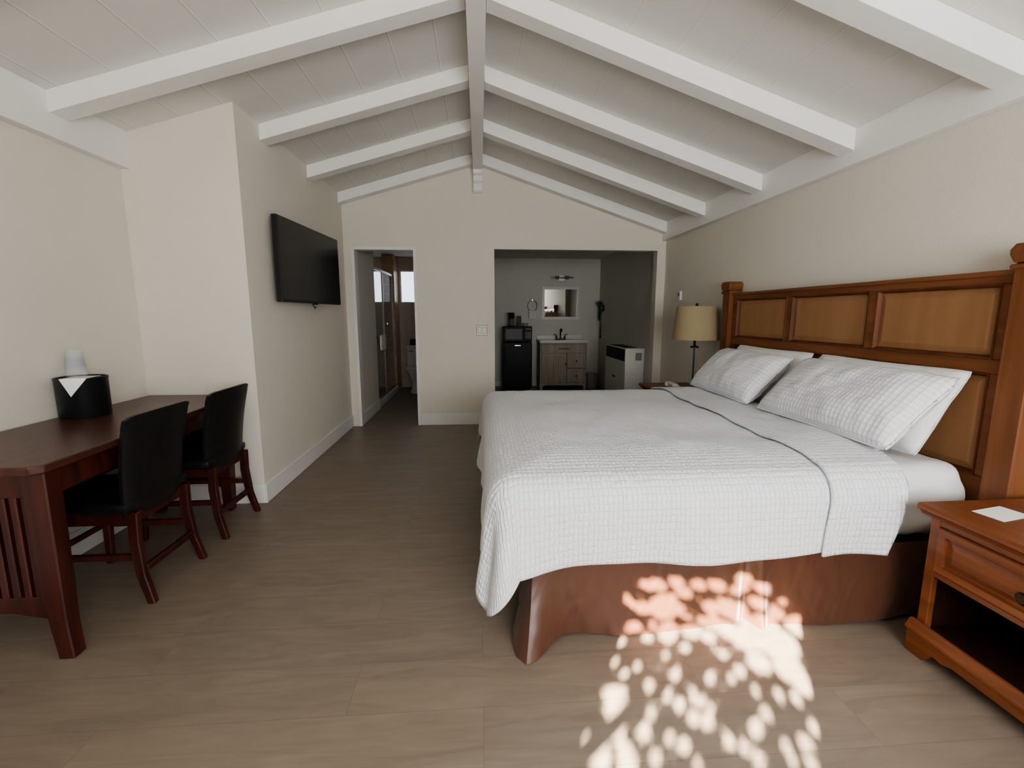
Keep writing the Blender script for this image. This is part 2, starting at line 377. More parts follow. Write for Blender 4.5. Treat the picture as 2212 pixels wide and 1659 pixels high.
bb('baseboard_hall', -1.40, -1.385, YB+.12, 6.37, 'white baseboard inside the bathroom doorway')
bb('baseboard_alcove', -.2, XR, YE-.012, YE, 'white baseboard along the alcove back', .1)
b = B()
box(b, -1.415, -1.385, YB-.012, YB+.125, 0, 2.04); box(b, -.735, -.705, YB-.012, YB+.125, 0, 2.04); box(b, -1.385, -.735, YB-.012, YB+.125, 2.02, 2.05)
struct('door_1', b, M['base'], 'white lining of the open bathroom doorway', 'doorway')
k = 1
def trim(b, label):
    global k
    struct('trim_%d' % k, b, M['beam'], label, 'beam'); k += 1
b = B(); box(b, -.052, .052, YF, YB, 2.86, ZA-.005, .003, 1); trim(b, 'white ridge beam along the ceiling peak')
D = .105
for y, nm in ((-.92,'far behind the viewer'), (-.03,'second behind the viewer'), (.86,'over the viewer'), (1.80,'nearest the viewer'), (2.62,'second from the viewer'), (3.48,'third from the viewer'), (4.36,'fourth from the viewer'), (5.25,'against the gable wall')):
    w = .115
    b = B(); prism(b, [(.055,zc(.055)),(2.14,zc(2.14)),(2.14,zc(2.14)-.118),(.055,zc(.055)-.110)], y, y+w, bev=.003); trim(b, 'white ceiling rafter on the right, ' + nm)
    xe = -2.14 if y < 3.15 else XI
    b = B(); prism(b, [(-.055,zc(-.055)),(xe,zc(xe)),(xe,zc(xe)-D),(-.055,zc(-.055)-D)], y, y+w, bev=.003); trim(b, 'white ceiling rafter on the left, ' + nm)
b = B(); prism(b, [(2.14,zc(2.14)),(XR,zc(XR)),(XR,2.15),(2.14,2.15)], YF, YB, bev=.003); trim(b, 'white beam along the top of the right wall')
b = B(); prism(b, [(-2.14,zc(-2.14)),(XL,zc(XL)),(XL,2.19),(-2.14,2.19)], YF, YJ, bev=.003); trim(b, 'white beam along the top of the left wall')
b = B(); prism(b, [(5.37,2.86),(5.37,2.64),(5.33,2.64),(5.31,2.66),(5.31,2.73),(5.28,2.75),(5.28,2.80),(5.24,2.82),(5.24,2.86)], -.05, .05, axis='X', bev=.003)
trim(b, 'small white corbel under the ridge beam')

# ------------------------------------------------------------------ desk
DZ = .775
t = thing('desk', 'long dark mahogany desk with slatted end against the left wall', 'desk', (-1.87, 2.4, 0))
b = B(); prism(b, [(-2.18,1.635),(-1.570,1.635),(-1.540,1.665),(-1.600,3.13),(-2.18,3.13)], DZ-.032, DZ, axis='Z', bev=.006); obj('desktop', b, M['mahogtop'], t)
def deskleg(x, y, s):
    b = B()
    qbar(b, [(x, y, DZ-.033), (x, y, .30), (x+s*.004, y, .14), (x+s*.018, y-.004, .0)], [(.085,.07), (.078,.066), (.066,.06), (.058,.056)], .005)
    obj('leg', b, M['mahog'], t)
for y, xr in ((1.71, -1.600), (3.05, -1.690)):
    deskleg(xr, y, 1 if y < 2 else 0); deskleg(-2.12, y, -1)
    b = B(); xe = xr-.042
    box(b, -2.078, xe, y-.012, y+.012, .64, DZ-.033, .003, 1)
    prism(b, [(-2.078,.16),(-1.98,.185),(-1.87,.19),(-1.76,.185),(xe,.16),(xe,.25),(-2.078,.25)], y-.014, y+.014, bev=.003)
    n = 11; wd = (2.078+xe)/n
    for i in range(n): box(b, -2.078+i*wd+.007, -2.078+(i+1)*wd-.007, y-.012, y+.009, .245, .645, .004, 1)
    e = obj('end_panel', b, M['mahog'], t)
    b = B(); box(b, -2.07, xe-.003, y+.012, y+.016, .24, .65); obj('backing', b, M['slot'], e)  # near-black sheet paints the shade inside the slots
b = B(); prism(b, [(-1.615,1.745),(-1.590,1.745),(-1.665,3.015),(-1.690,3.015)], .635, DZ-.033, axis='Z', bev=.003)
obj('apron', b, M['mahog'], t)
b = B(); box(b, -2.165, -2.145, 1.745, 3.015, .40, DZ-.033, .003, 1); obj('back_panel', b, M['mahog'], t)

# ------------------------------------------------------------------ chairs
def make_chair():
    t = thing('dining_chair', 'black leather side chair with mahogany legs nearest the slatted desk end', 'chair', group='black leather chairs at the desk')
    b = B(); rbox(b, -.25, .19, -.215, .215, .425, .485, .026, 12, lambda p: .006*max(0, 1-((p.x/.2)**2+(p.y/.2)**2)) if p.z > .46 else 0); obj('seat', b, M['leather'], t, True)
    b = B(); NS, NT = 18, 12; th = .034
    fr, bk = [], []
    for j in range(NT+1):
        tt = j/NT; z = .40 + tt*.465; rf, rb = [], []
        for i in range(NS+1):
            s = -1+2*i/NS
            hw = .195+.022*tt
            zz = z + (.010*(1-s*s) if tt > .85 else 0) - (.012*max(0, abs(s)-.85)/.15 if j == NT else 0)
            xc = .185 + .055*tt*tt + .012*tt - .030*s*s
            edge = 1 if (j in (0, NT) or i in (0, NS)) else 0
            h = th/2*(.45 if edge else 1)
            rf.append(b.verts.new((xc-h, s*hw, zz))); rb.append(b.verts.new((xc+h, s*hw, zz)))
        fr.append(rf); bk.append(rb)
    for j in range(NT):
        for i in range(NS):
            b.faces.new((fr[j][i], fr[j][i+1], fr[j+1][i+1], fr[j+1][i])); b.faces.new((bk[j][i+1], bk[j][i], bk[j+1][i], bk[j+1][i+1]))
        b.faces.new((fr[j][0], fr[j+1][0], bk[j+1][0], bk[j][0])); b.faces.new((fr[j][NS], bk[j][NS], bk[j+1][NS], fr[j+1][NS]))
    for i in range(NS):
        b.faces.new((fr[NT][i], fr[NT][i+1], bk[NT][i+1], bk[NT][i])); b.faces.new((fr[0][i+1], fr[0][i], bk[0][i], bk[0][i+1]))
    obj('backrest', b, M['leather'], t, True)
    for s in (-1, 1):
        b = B(); qbar(b, [(.185, s*.175, .43), (.180, s*.178, .30), (.195, s*.185, .14), (.232, s*.192, 0)], [(.042,.034), (.044,.034), (.040,.032), (.034,.030)], .004); obj('leg', b, M['mahog'], t)
        b = B(); qbar(b, [(-.215, s*.175, .43), (-.220, s*.178, .2), (-.228, s*.18, 0)], [(.042,.038), (.036,.034), (.030,.028)], .004); obj('leg', b, M['mahog'], t)
        b = B(); box(b, -.205, .175, s*.18-.010, s*.18+.010, .205, .235, .003, 1); obj('stretcher', b, M['mahog'], t)
    b = B(); box(b, .190, .214, -.17, .17, .145, .175, .003, 1); obj('stretcher', b, M['mahog'], t)
    b = B(); box(b, -.225, -.205, -.165, .165, .215, .24, .003, 1); obj('stretcher', b, M['mahog'], t)
    b = B()
    box(b, -.235, .18, -.19, -.17, .375, .43, .003, 1); box(b, -.235, .18, .17, .19, .375, .43, .003, 1); box(b, -.235, -.215, -.17, .17, .375, .43); box(b, .165, .185, -.17, .17, .375, .43)
    obj('seat_frame', b, M['mahog'], t)
    return t
ch = make_chair(); ch.location = (-1.730, 2.215, 0)
c2 = dup(ch, (-1.725, 2.815, 0), 'black leather side chair with mahogany legs nearest the wall corner')

# ------------------------------------------------------------------ ice bucket, cups, napkin
BX, BY = -2.078, 2.515
t = thing('ice_bucket', 'round black ice bucket standing on the dark desk', 'ice bucket', (BX, BY, DZ))
b = B(); lathe(b, [(0,0),(.102,0),(.106,.006),(.107,.192),(.109,.196),(.109,.204),(.104,.206),(.100,.198),(.098,.02),(0,.018)], (BX,BY,DZ), 40); obj('bucket_body', b, M['bucket'], t, True)
b = B(); lathe(b, [(0,.186),(.0985,.186),(.099,.196),(0,.200)], (BX,BY,DZ), 32); obj('tray', b, M['bucket'], t, True)
b = B(); z = DZ+.2072
nv = [b.verts.new((BX+p[0]+.015, BY+p[1], p[2])) for p in ((-.075,.04,z-.004),(.03,.07,z-.004),(.072,-.075,z),(-.03,-.112,z),(.042,-.142,z-.085),(.028,-.104,z+.002))]
b.faces.new((nv[0],nv[1],nv[2],nv[5],nv[3])); b.faces.new((nv[3],nv[5],nv[4])); b.faces.new((nv[5],nv[2],nv[4]))
o = obj('napkin', b, M['paper']); tag(o, 'white paper napkin hanging in a point over the black bucket rim', 'napkin')
md = o.modifiers.new('s','SOLIDIFY'); md.thickness = .0015
b = B()
for i in range(5):
    z0 = .013*i
    lathe(b, [(.042,z0),(.044,z0+.003),(.041,z0+.006),(.034,z0+.078),(.032,z0+.084),(0,z0+.084)], (BX-.02,BY,DZ+.2095), 28)
o = obj('cup_stack', b, M['cup'], None, True); tag(o, 'upside down clear plastic cups nested on the black ice bucket', 'plastic cups')

# ------------------------------------------------------------------ television
t = thing('television', 'black flat screen television mounted on the inner left wall', 'television', (0,0,0))
b = B(); box(b, -.030, .012, -.60, .56, -.305, .305, .005, 1); obj('housing', b, M['blackp'], t)
b = B(); box(b, .012, .0135, -.592, .552, -.285, .297); obj('screen', b, M['screen'], t)
b = B(); box(b, -.055, -.030, -.16, .16, -.14, .14, .004, 1); box(b, -.112, -.055, -.05, .05, -.06, .06, .004, 1); obj('wall_mount', b, M['blackp'], t)
b = B(); tube(b, [(-.03,.02,-.28),(-.035,.03,-.32),(-.03,.05,-.345),(-.03,.08,-.33)], .004, 6); obj('cable', b, M['blackp'], t)
b = B(); box(b, -.012, .012, -.03, .03, -.315, -.305, .002, 1); obj('sensor', b, M['blackp'], t)
t.location = (-1.390, 4.06, 1.70); t.rotation_euler = (0, 0, -math.atan2(.07, 1.10))

# ------------------------------------------------------------------ bed
X0, X1, Y0, Y1, ZT = .14, 2.095, 1.74, 3.66, .672
bed = thing('bed', 'large bed with panelled orange brown headboard and brown satin skirt', 'bed', (1.1, 2.7, 0))
b = B()
def dsp(p):
    f = max(0, min(1, (p.x-1.3)/.4))
    return (.014*noise.noise(Vector((p.x*5, p.y*3, p.z*9))) + .009*noise.noise(Vector((p.x*14, p.y*9, p.z*20))))*f
rbox(b, X0+.02, X1, Y0-.035, Y1+.02, .335, ZT-.008, .085, 56, dsp)
obj('mattress', b, M['sheet'], bed, True)
b = B(); box(b, X0+.08, X1-.02, Y0+.06, Y1-.06, .10, .335, .02); obj('box_spring', b, M['skirt'], bed)
b = B()
SX, SY = X0+.065, Y0-.050
path = []
n1, n2 = 300, 80
for i in range(n1+1): path.append((X1 - (X1-SX)*i/n1, SY, 0, -1, 0))
for i in range(1, n2+1): path.append((SX, SY + (Y1-SY)*i/n2, -1, 0, 1))
for i in range(1, 31): path.append((SX+(X1-SX)*i/30, Y1, 0, 1, 2))
rows = 26; grid = []
for j, (x, y, nx, ny, sd) in enumerate(path):
    col = []
    if sd == 0 and x < SX+.14:
        f = (SX+.14-x)/.14; nx, ny = -f*.25, -1
    if sd == 1 and y < SY+.14:
        f = (SY+.14-y)/.14; nx, ny = -.3-.7*(1-f), -f
    l = math.hypot(nx, ny); nx, ny = nx/l, ny/l
    cd = math.exp(-((x-SX)**2+(y-SY)**2)/.006)
    pl = math.exp(-((x-1.10)/.03)**2) if sd == 0 else 0
    for r in range(rows+1):
        q = r/rows; z = .345*(1-q) + .004
        o = .002 + .030*q + .14*cd*q*q
        s = x if sd != 1 else y+3
        o += (.008*math.sin(s*8+1.5*q) + .016*noise.noise(Vector((s*5+q*.5, q*.7, 1))))*(.25+.75*q)
        o += .0075*noise.noise(Vector((s*15-q*2.2, q*1.4, 4)))*(.4+.6*q) + .0022*noise.noise(Vector((s*38+q*6, q*4, 6)))
        o += -.045*pl*(.4+.6*q) + (.045*math.exp(-((x-1.155)/.028)**2)*q if sd == 0 else 0)
        o = max(o, -.03)
        zz = z + (.020*(.5+.5*math.sin(s*8)))*q*(1-cd)
        col.append(b.verts.new((x+nx*o, y+ny*o, zz)))
    grid.append(col)
for a, c in zip(grid, grid[1:]):
    for r in range(rows): b.faces.new((a[r], a[r+1], c[r+1], c[r]))
obj('bed_skirt', b, M['skirt'], bed, True)
# headboard
b = B()
HX = 2.135; ZM0, ZM1, ZP = 1.058, 1.118, 1.425
box(b, HX, 2.172, 1.68, 3.72, .35, 1.455)
box(b, HX-.022, HX, 1.68, 3.72, ZP, 1.455); box(b, HX-.022, HX, 1.68, 3.72, ZM0, ZM1, .003, 1); box(b, HX-.022, HX, 1.68, 3.72, .35, .62, .003, 1)
for (a, c) in ((1.68,1.735),(2.320,2.370),(2.990,3.040),(3.655,3.72)):
    box(b, HX-.0215, HX, a, c, .62, ZM0, .003, 1); box(b, HX-.0215, HX, a, c, ZM1, ZP, .003, 1)
hb = obj('headboard', b, M['cherryY'], bed)
b = B(); prism(b, [(HX-.028,1.455),(HX-.033,1.460),(HX-.033,1.472),(HX-.028,1.478),(2.178,1.478),(2.178,1.455)], 1.68, 3.72, bev=.003); obj('top_rail', b, M['cherryY'], hb)
for (z0, z1) in ((ZM1,ZP),(.62,ZM0)):
    for (a, c) in ((1.735,2.320),(2.370,2.990),(3.040,3.655)):
        def rings_mesh(spec, cap):
            b = B(); t1 = bmesh.new(); rings = []
            for (ins, x) in spec:
                rings.append([t1.verts.new(p) for p in ((x,a+ins,z0+ins),(x,c-ins,z0+ins),(x,c-ins,z1-ins),(x,a+ins,z1-ins))])
            for p, q in zip(rings, rings[1:]):
                for i in range(4): t1.faces.new((p[i], p[(i+1)%4], q[(i+1)%4], q[i]))
            if cap: t1.faces.new(rings[-1])
            merge(b, t1); return b
        obj('panel', rings_mesh(((.006,HX-.002),(.014,HX-.004),(.044,HX-.013),(.048,HX-.013)), True), M['panel'], hb)
        obj('moulding', rings_mesh(((-.002,HX-.021),(-.001,HX-.026),(.006,HX-.025),(.012,HX-.012),(.016,HX-.003)), False), M['glaze'], hb)
for (a, c) in ((1.575,1.68),(3.72,3.83)):
    b = B(); box(b, 2.080, 2.180, a, c, 0, 1.50, .005, 1)
    box(b, 2.070, 2.185, a-.010, c+.010, 1.475, 1.495, .004, 1)
    prism(b, [(a+.005,1.50),(c-.005,1.50),(c+.012,1.53),(c+.014,1.55),(c-.004,1.572),(a+.004,1.572),(a-.014,1.55),(a-.012,1.53)], 2.067, 2.186, axis='X', bev=.004)
    obj('post', b, M['cherryZ'], bed)

# quilt
OV = .40
def cloth(u, v, off=0):
    dx = max(0, X0-u); dyn = max(0, Y0-v); dyf = max(0, v-Y1); dy = dyn if dyn > 0 else -dyf
    ady = abs(dy)
    d = math.hypot(dx, ady)
    if dx > 0 and ady > 0:
        ph = math.atan2(ady, dx)
        d *= max(math.cos(ph), math.sin(ph))*(1+.30*math.sin(2*ph))
    if dyn > 0: d *= 1 + .11*math.exp(-((max(u, X0)-X0)/.20)**2)*min(1, (dx+dyn)/.2) + .02*max(0, 1-(u-X0)/.9)*min(1, dyn/.2)
    xx = max(u, X0); yy = min(max(v, Y0), Y1)
    puff = .020*noise.noise(Vector((u*2.3, v*2.1, 0))) + .007*noise.noise(Vector((u*8, v*7, 2)))
    if d < 1e-6:
        e = min(u-X0, v-Y0, Y1-v); e = max(0, min(1, e/.30)); return Vector((xx, yy, ZT + .004 + off + .030*e*(2-e) + puff*e))
    h = math.hypot(dx, dy); nx, ny = -dx/h, -dy/h
    r = .115; arc = r*PI/2
    if d < arc:
        a = d/r; out = r*math.sin(a); z = ZT+.004 - r*(1-math.cos(a)); out += off*math.sin(a); z += off*math.cos(a)
    else:
        q = d-arc; ph = math.atan2(ady, dx); corner = math.sin(2*ph)
        s = v if dx > 0 and ady < 1e-6 else u
        wave = .018*math.sin(s*7.0+1.2)+.011*math.sin(s*16)+.020*noise.noise(Vector((s*4, d*3, 3)))
        wave = wave*(1-corner) + corner*(.028*math.sin(ph*6+.5))
        out = r + off + q*(.04+.14*corner) + wave*min(1, q/.2)
        z = ZT+.004 - r - q*.985
    return Vector((xx+nx*out, yy+ny*out, z))
def cloth_mesh(ufun, ub, off, nu, nv, vlo, vhi):
    bm = B(); uvl = bm.loops.layers.uv.new('UVMap'); g = []; fl = {}
    for i in range(nu+1):
        row = []
        for j in range(nv+1):
            v = vlo + (vhi-vlo)*j/nv; ua = ufun(v); u = ua + (ub(v)-ua)*i/nu
            if v < Y0-.2: v = v + .010*math.sin(u*5+.5)*(Y0-.2-v)/.2
            vert = bm.verts.new(cloth(u, v, off)); row.append(vert); fl[vert] = (u, v)
        g.append(row)
    for i in range(nu):
        for j in range(nv):
            f = bm.faces.new((g[i][j], g[i+1][j], g[i+1][j+1], g[i][j+1]))
            for l in f.loops: l[uvl].uv = fl[l.vert]
    return bm
t = thing('quilt', 'white quilted bedspread draped over the bed', 'quilt', (1.0, 2.7, ZT))
head = lambda v: 1.755 + .05*min(1, max(0, (v-2.0)/.6)) + .012*math.sin(v*6) - .12*max(0, Y0+.1-v)/.4
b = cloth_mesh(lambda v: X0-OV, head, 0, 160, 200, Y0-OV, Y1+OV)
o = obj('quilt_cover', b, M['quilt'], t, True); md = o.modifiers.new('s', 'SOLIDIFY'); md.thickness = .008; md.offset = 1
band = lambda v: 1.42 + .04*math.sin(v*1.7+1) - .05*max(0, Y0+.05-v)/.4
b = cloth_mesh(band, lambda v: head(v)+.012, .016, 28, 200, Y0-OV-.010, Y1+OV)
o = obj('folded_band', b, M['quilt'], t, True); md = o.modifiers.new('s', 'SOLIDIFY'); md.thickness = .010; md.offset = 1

# pillows
def pillow(label, c, w, h, T, lean, rz, m, seed, flange=0, roll=0, nm='pillow', cat='pillow', group=None):
    NS, NT_ = 60, 40; bm = B(); uvl = bm.loops.layers.uv.new('UVMap'); uvs = {}
    def outl(s, tt):
        cr = 1-.035*(abs(s)*abs(tt))**6
        return s*w/2*(1-.04*(1-tt*tt))*cr, tt*h/2*(1-.05*(1-s*s))*cr
    for sd in (-1, 1):
        g = []
        for j in range(NT_+1):
            tt = -1+2*j/NT_; row = []
            for i in range(NS+1):
                s = -1+2*i/NS
                pr = max(0, (1-abs(s)**3.6)*(1-abs(tt)**2.8))**.5
                y, z = outl(s, tt)
                x = sd*(pr*T/2 + (.002 if 0 < pr < .02 else 0))
                wr = .016*noise.noise(Vector((s*2.2+seed, tt*1.6, seed)))*pr + .008*noise.noise(Vector((s*6+seed, tt*4, seed+3)))*pr + .007*math.sin(s*26)*(1-pr)*pr
                x += wr*sd
                row.append(bm.verts.new((x, y, z))); uvs[row[-1]] = (y, z)
            g.append(row)
        for j in range(NT_):
            for i in range(NS):
                q = (g[j][i], g[j][i+1], g[j+1][i+1], g[j+1][i])
                f = bm.faces.new(q if sd > 0 else q[::-1])
                for l in f.loops: l[uvl].uv = uvs[l.vert]
    bmesh.ops.remove_doubles(bm, verts=list(bm.verts), dist=.0004)
    t = thing(nm, label, cat, (0,0,0), group)
    obj('cushion', bm, m, t, True)
    b = B(); pts = []
    for k_ in range(4):
        for i in range(16):
            q = -1+2*i/16
            s, tt = ((q,-1),(1,q),(-q,1),(-1,-q))[k_]
            yy, zz = outl(s, tt); pts.append((0, yy*1.003, zz*1.003))
    pts.append(pts[0]); tube(b, pts, .006 if flange else .003, 6, False); obj('piping', b, M['sheet'], t, True)
    t.location = c; t.rotation_euler = (roll, lean, rz)
    return t
pillow('plain white pillow standing behind the near quilted sham', (1.985, 2.21, .878), .88, .43, .15, math.radians(30), 0, M['sheet'], 1, group='plain pillows against the headboard')
pillow('plain white pillow showing behind the far quilted sham', (1.985, 3.12, .878), .84, .43, .15, math.radians(30), 0, M['sheet'], 5, group='plain pillows against the headboard')
pillow('quilted white pillow sham nearest the viewer, leaning on another pillow', (1.845, 2.185, .888), .92, .43, .19, math.radians(45), 0, M['sham'], 9, 1, nm='quilted_pillow', group='quilted shams')
pillow('quilted white pillow sham on the lamp side of the bed', (1.842, 3.15, .884), .86, .41, .19, math.radians(44), math.radians(-2), M['sham'], 14, 1, nm='quilted_pillow', group='quilted shams')

# ------------------------------------------------------------------ nightstands
def nightstand():
    NX, A, Cc = 1.69, .87, 1.50
    t = thing('nightstand', 'reddish wood nightstand with one drawer nearest the viewer', 'nightstand', (1.92, 1.185, 0), 'matching nightstands')
    b = B()
    prism(b, [(NX-.035,.600),(NX-.042,.590),(NX-.042,.580),(NX-.028,.570),(NX-.018,.556),(2.168,.556),(2.168,.600)], A-.028, Cc+.028, bev=.003); obj('top', b, M['nsY'], t)
    b = B()
    box(b, NX, 2.165, A, A+.02, .10, .556); box(b, NX, 2.165, Cc-.02, Cc, .10, .556)
    box(b, NX-.004, NX+.02, A-.002, A+.035, .10, .556, .003, 1); box(b, NX-.004, NX+.02, Cc-.035, Cc+.002, .10, .556, .003, 1)
    box(b, NX-.002, NX+.02, A+.035, Cc-.035, .530, .556); box(b, NX-.003, NX+.02, A+.035, Cc-.035, .330, .352, .002, 1)
    obj('cabinet_body', b, M['nsY'], t)
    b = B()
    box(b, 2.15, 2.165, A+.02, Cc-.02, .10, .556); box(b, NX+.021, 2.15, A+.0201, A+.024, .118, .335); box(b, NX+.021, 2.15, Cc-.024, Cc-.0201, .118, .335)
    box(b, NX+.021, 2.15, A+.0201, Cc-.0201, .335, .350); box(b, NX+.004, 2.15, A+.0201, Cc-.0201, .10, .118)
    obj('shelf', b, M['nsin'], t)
    b = B()
    y0, y1, z0, z1 = A+.037, Cc-.037, .355, .528
    t1 = bmesh.new(); rings = []
    for (ins, x) in ((0,NX+.012),(0,NX-.010),(.004,NX-.014),(.028,NX-.014),(.032,NX-.002),(.040,NX-.002),(.060,NX-.010),(.064,NX-.010)):
        rings.append([t1.verts.new(p) for p in ((x,y0+ins,z0+ins),(x,y1-ins,z0+ins),(x,y1-ins,z1-ins),(x,y0+ins,z1-ins))])
    for p, q in zip(rings, rings[1:]):
        for i in range(4): t1.faces.new((p[i], p[(i+1)%4], q[(i+1)%4], q[i]))
    t1.faces.new(rings[-1]); t1.faces.new(rings[0][::-1]); merge(b, t1)
    dr = obj('drawer', b, M['nsY'], t)
    b = B(); ym = (A+Cc)/2-.02; xh = NX-.012
    tube(b, [(xh+.004, ym, .44), (xh-.010, ym, .44), (xh-.016, ym, .44), (xh-.030, ym, .44), (xh-.036, ym, .44)], [.016,.011,.012,.021,.014], 16)
    obj('knob', b, M['bronze'], dr, True)
    b = B()
    pl = [(A-.012,0),(A+.055,0),(A+.075,.020),(A+.095,.045),(A+.13,.040),(A+.16,.052),((A+Cc)/2,.052),(Cc-.16,.052),(Cc-.13,.040),(Cc-.095,.045),(Cc-.075,.020),(Cc-.055,0),(Cc+.012,0),(Cc+.012,.105),(A-.012,.105)]
    prism(b, pl, NX-.028, NX-.004, axis='X', bev=.002)
    for yy in (A-.012, Cc-.008): box(b, NX-.004, 2.165, yy, yy+.020, 0, .105)
    prism(b, [(NX-.036,.092),(NX-.036,.104),(NX-.028,.112),(NX-.022,.126),(NX-.014,.132),(NX-.004,.132),(NX-.004,.092)], A-.016, Cc+.016, bev=.002)
    obj('base', b, M['nsY'], t)
    return t
ns = nightstand()
ns2 = dup(ns, (1.92, 1.185+3.06, 0), 'reddish wood nightstand beyond the bed carrying the lamp')
b = B(); box(b, -.075, .075, -.045, .045, 0, .0015); o = obj('paper_card', b, M['paper']); o.location = (1.845, 1.405, .6005); o.rotation_euler = (0,0,math.radians(12))
tag(o, 'white paper card lying on the near nightstand', 'card')
t = thing('pen', 'black pen lying beside the card on the near nightstand', 'pen', (1.86, 1.335, .6005))
b = B(); tube(b, [(1.84,1.322,.605),(1.94,1.27,.605)], .0045, 8); obj('barrel', b, M['blackp'], t, True)
b = B(); tube(b, [(1.94,1.27,.605),(1.965,1.257,.605)], [.005,.003], 8); obj('cap', b, M['blackp'], t, True)

# lamp
LX, LY, LZ = 1.978, 4.08, .600
t = thing('table_lamp', 'table lamp with beige drum shade and clear glass column on the far nightstand', 'lamp', (LX, LY, LZ))
b = B(); box(b, LX-.075, LX+.075, LY-.075, LY+.075, LZ, LZ+.025, .004, 1); lathe(b, [(0,.025),(.045,.025),(.045,.035),(0,.035)], (LX,LY,LZ), 24); obj('base', b, M['bronze'], t)
b = B(); lathe(b, [(.036,.035),(.036,.40)], (LX,LY,LZ), 28); obj('glass_column', b, M['glass'], t, True)
b = B(); lathe(b, [(0,.035),(.008,.035),(.008,.40),(.038,.40),(.038,.412),(.012,.42),(.010,.50),(.018,.51),(.018,.56),(0,.56)], (LX,LY,LZ), 20); obj('stem', b, M['bronze'], t, True)
b = B(); lathe(b, [(.202,.475),(.172,.775),(.169,.775),(.199,.475),(.202,.475)], (LX,LY,LZ), 48); sh = obj('lamp_shade', b, M['shade'], t, True)
b = B()
for a in (0, 2*PI/3, 4*PI/3): tube(b, [(LX, LY, LZ+.765), (LX+.169*math.cos(a), LY+.169*math.sin(a), LZ+.765)], .002, 6)
lathe(b, [(0,.56),(.004,.56),(.004,.775),(.011,.782),(.013,.792),(.008,.803),(0,.806)], (LX,LY,LZ), 16); obj('finial', b, M['bronze'], t, True)
t = thing('telephone', 'small white telephone in front of the lamp on the far nightstand', 'telephone', (1.76, 4.02, .6))
b = B(); prism(b, [(1.70,.600),(1.83,.600),(1.83,.655),(1.70,.625)], 3.95, 4.10, bev=.006); obj('phone_base', b, M['whitep'], t)
b = B(); rbox(b, 1.735, 1.785, 3.925, 4.125, .662, .688, .012, 6); rbox(b, 1.73, 1.79, 3.925, 3.975, .642, .68, .012, 5); rbox(b, 1.73, 1.79, 4.075, 4.125, .642, .68, .012, 5); obj('handset', b, M['whitep'], t, True)
t = thing('thermostat', 'small white thermostat on the right wall above the lamp', 'thermostat', (XR, 4.9, 1.50))
b = B(); box(b, XR-.025, XR+.001, 4.87, 4.93, 1.455, 1.555, .006, 2); obj('cover', b, M['whitep'], t)
b = B(); box(b, XR-.028, XR-.025, 4.885, 4.915, 1.50, 1.535); obj('dial', b, M['grey'], t)
t = thing('light_switch', 'double white rocker switch on the wall between doorway and alcove', 'light switch', (.03, YB, 1.12))
b = B(); box(b, -.032, .092, YB-.010, YB, 1.06, 1.18, .003, 1); obj('wall_plate', b, M['shade'], t)
b = B(); box(b, -.028, .088, YB-.0115, YB-.0095, 1.064, 1.176, .001, 1); obj('face_plate', b, M['ivory'], t)
for x in (.006, .054):
    b = B(); box(b, x-.018, x+.018, YB-.0122, YB-.0114, 1.084, 1.156); fr_ = obj('rocker_surround', b, M['greym'], t)
    b = B(); prism(b, [(YB-.012,1.088),(YB-.018,1.088),(YB-.014,1.152),(YB-.012,1.152)], x-.015, x+.015, axis='X'); obj('rocker', b, M['paper'], t)

# ------------------------------------------------------------------ alcove contents
FY = 7.76
t = thing('mini_fridge', 'small black fridge under the microwave in the alcove', 'fridge', (.655, 8.0, 0))
b = B(); box(b, .41, .90, FY+.05, 8.25, .03, .835, .006, 1); [box(b, x, x+.04, FY+.08, FY+.12, 0, .03) for x in (.43, .84)]; [box(b, x, x+.04, 8.18, 8.22, 0, .03) for x in (.43, .84)]; obj('cabinet', b, M['fridge'], t)
b = B(); box(b, .41, .90, FY, FY+.045, .05, .835, .010, 2); dd = obj('door', b, M['fridge'], t)
b = B(); box(b, .60, .70, FY-.002, FY+.0005, .775, .79); obj('badge', b, M['chrome'], dd)
b = B(); box(b, .43, .45, FY-.018, FY, .45, .75, .004, 1); obj('handle', b, M['fridge'], dd)
t = thing('microwave', 'black microwave oven on top of the small fridge', 'microwave', (.655, 8.0, .835))
b = B(); box(b, .41, .90, FY+.04, 8.15, .845, 1.10, .005, 1); [box(b, x, x+.03, FY+.06, FY+.09, .835, .846) for x in (.43, .85)]; [box(b, x, x+.03, 8.09, 8.12, .835, .846) for x in (.43, .85)]; obj('housing', b, M['fridge'], t)
b = B(); box(b, .412, .765, FY+.015, FY+.04, .850, 1.095, .004, 1); dd = obj('door', b, M['fridge'], t)
b = B(); box(b, .45, .725, FY+.012, FY+.015, .885, 1.06); obj('window', b, M['grey'], dd)
b = B(); box(b, .768, .898, FY+.015, FY+.04, .850, 1.095, .004, 1); cp = obj('control_panel', b, M['fridge'], t)
b = B()
for i in range(4):
    for j in range(3): box(b, .785+j*.034, .808+j*.034, FY+.012, FY+.015, .90+i*.030, .918+i*.030)
obj('buttons', b, M['greym'], cp)
b = B(); box(b, .785, .88, FY+.012, FY+.015, 1.045, 1.075); obj('display', b, M['grey'], cp)
t = thing('coffee_maker', 'small black coffee maker on the microwave', 'coffee maker', (.555, 7.95, 1.10))
b = B(); box(b, .505, .605, 7.88, 8.02, 1.10, 1.118, .004, 1); box(b, .51, .60, 7.97, 8.02, 1.118, 1.26, .004, 1); lathe(b, [(0,.14),(.048,.14),(.052,.155),(.052,.22),(.046,.235),(0,.238)], (.555,7.93,1.10), 24); obj('housing', b, M['fridge'], t)
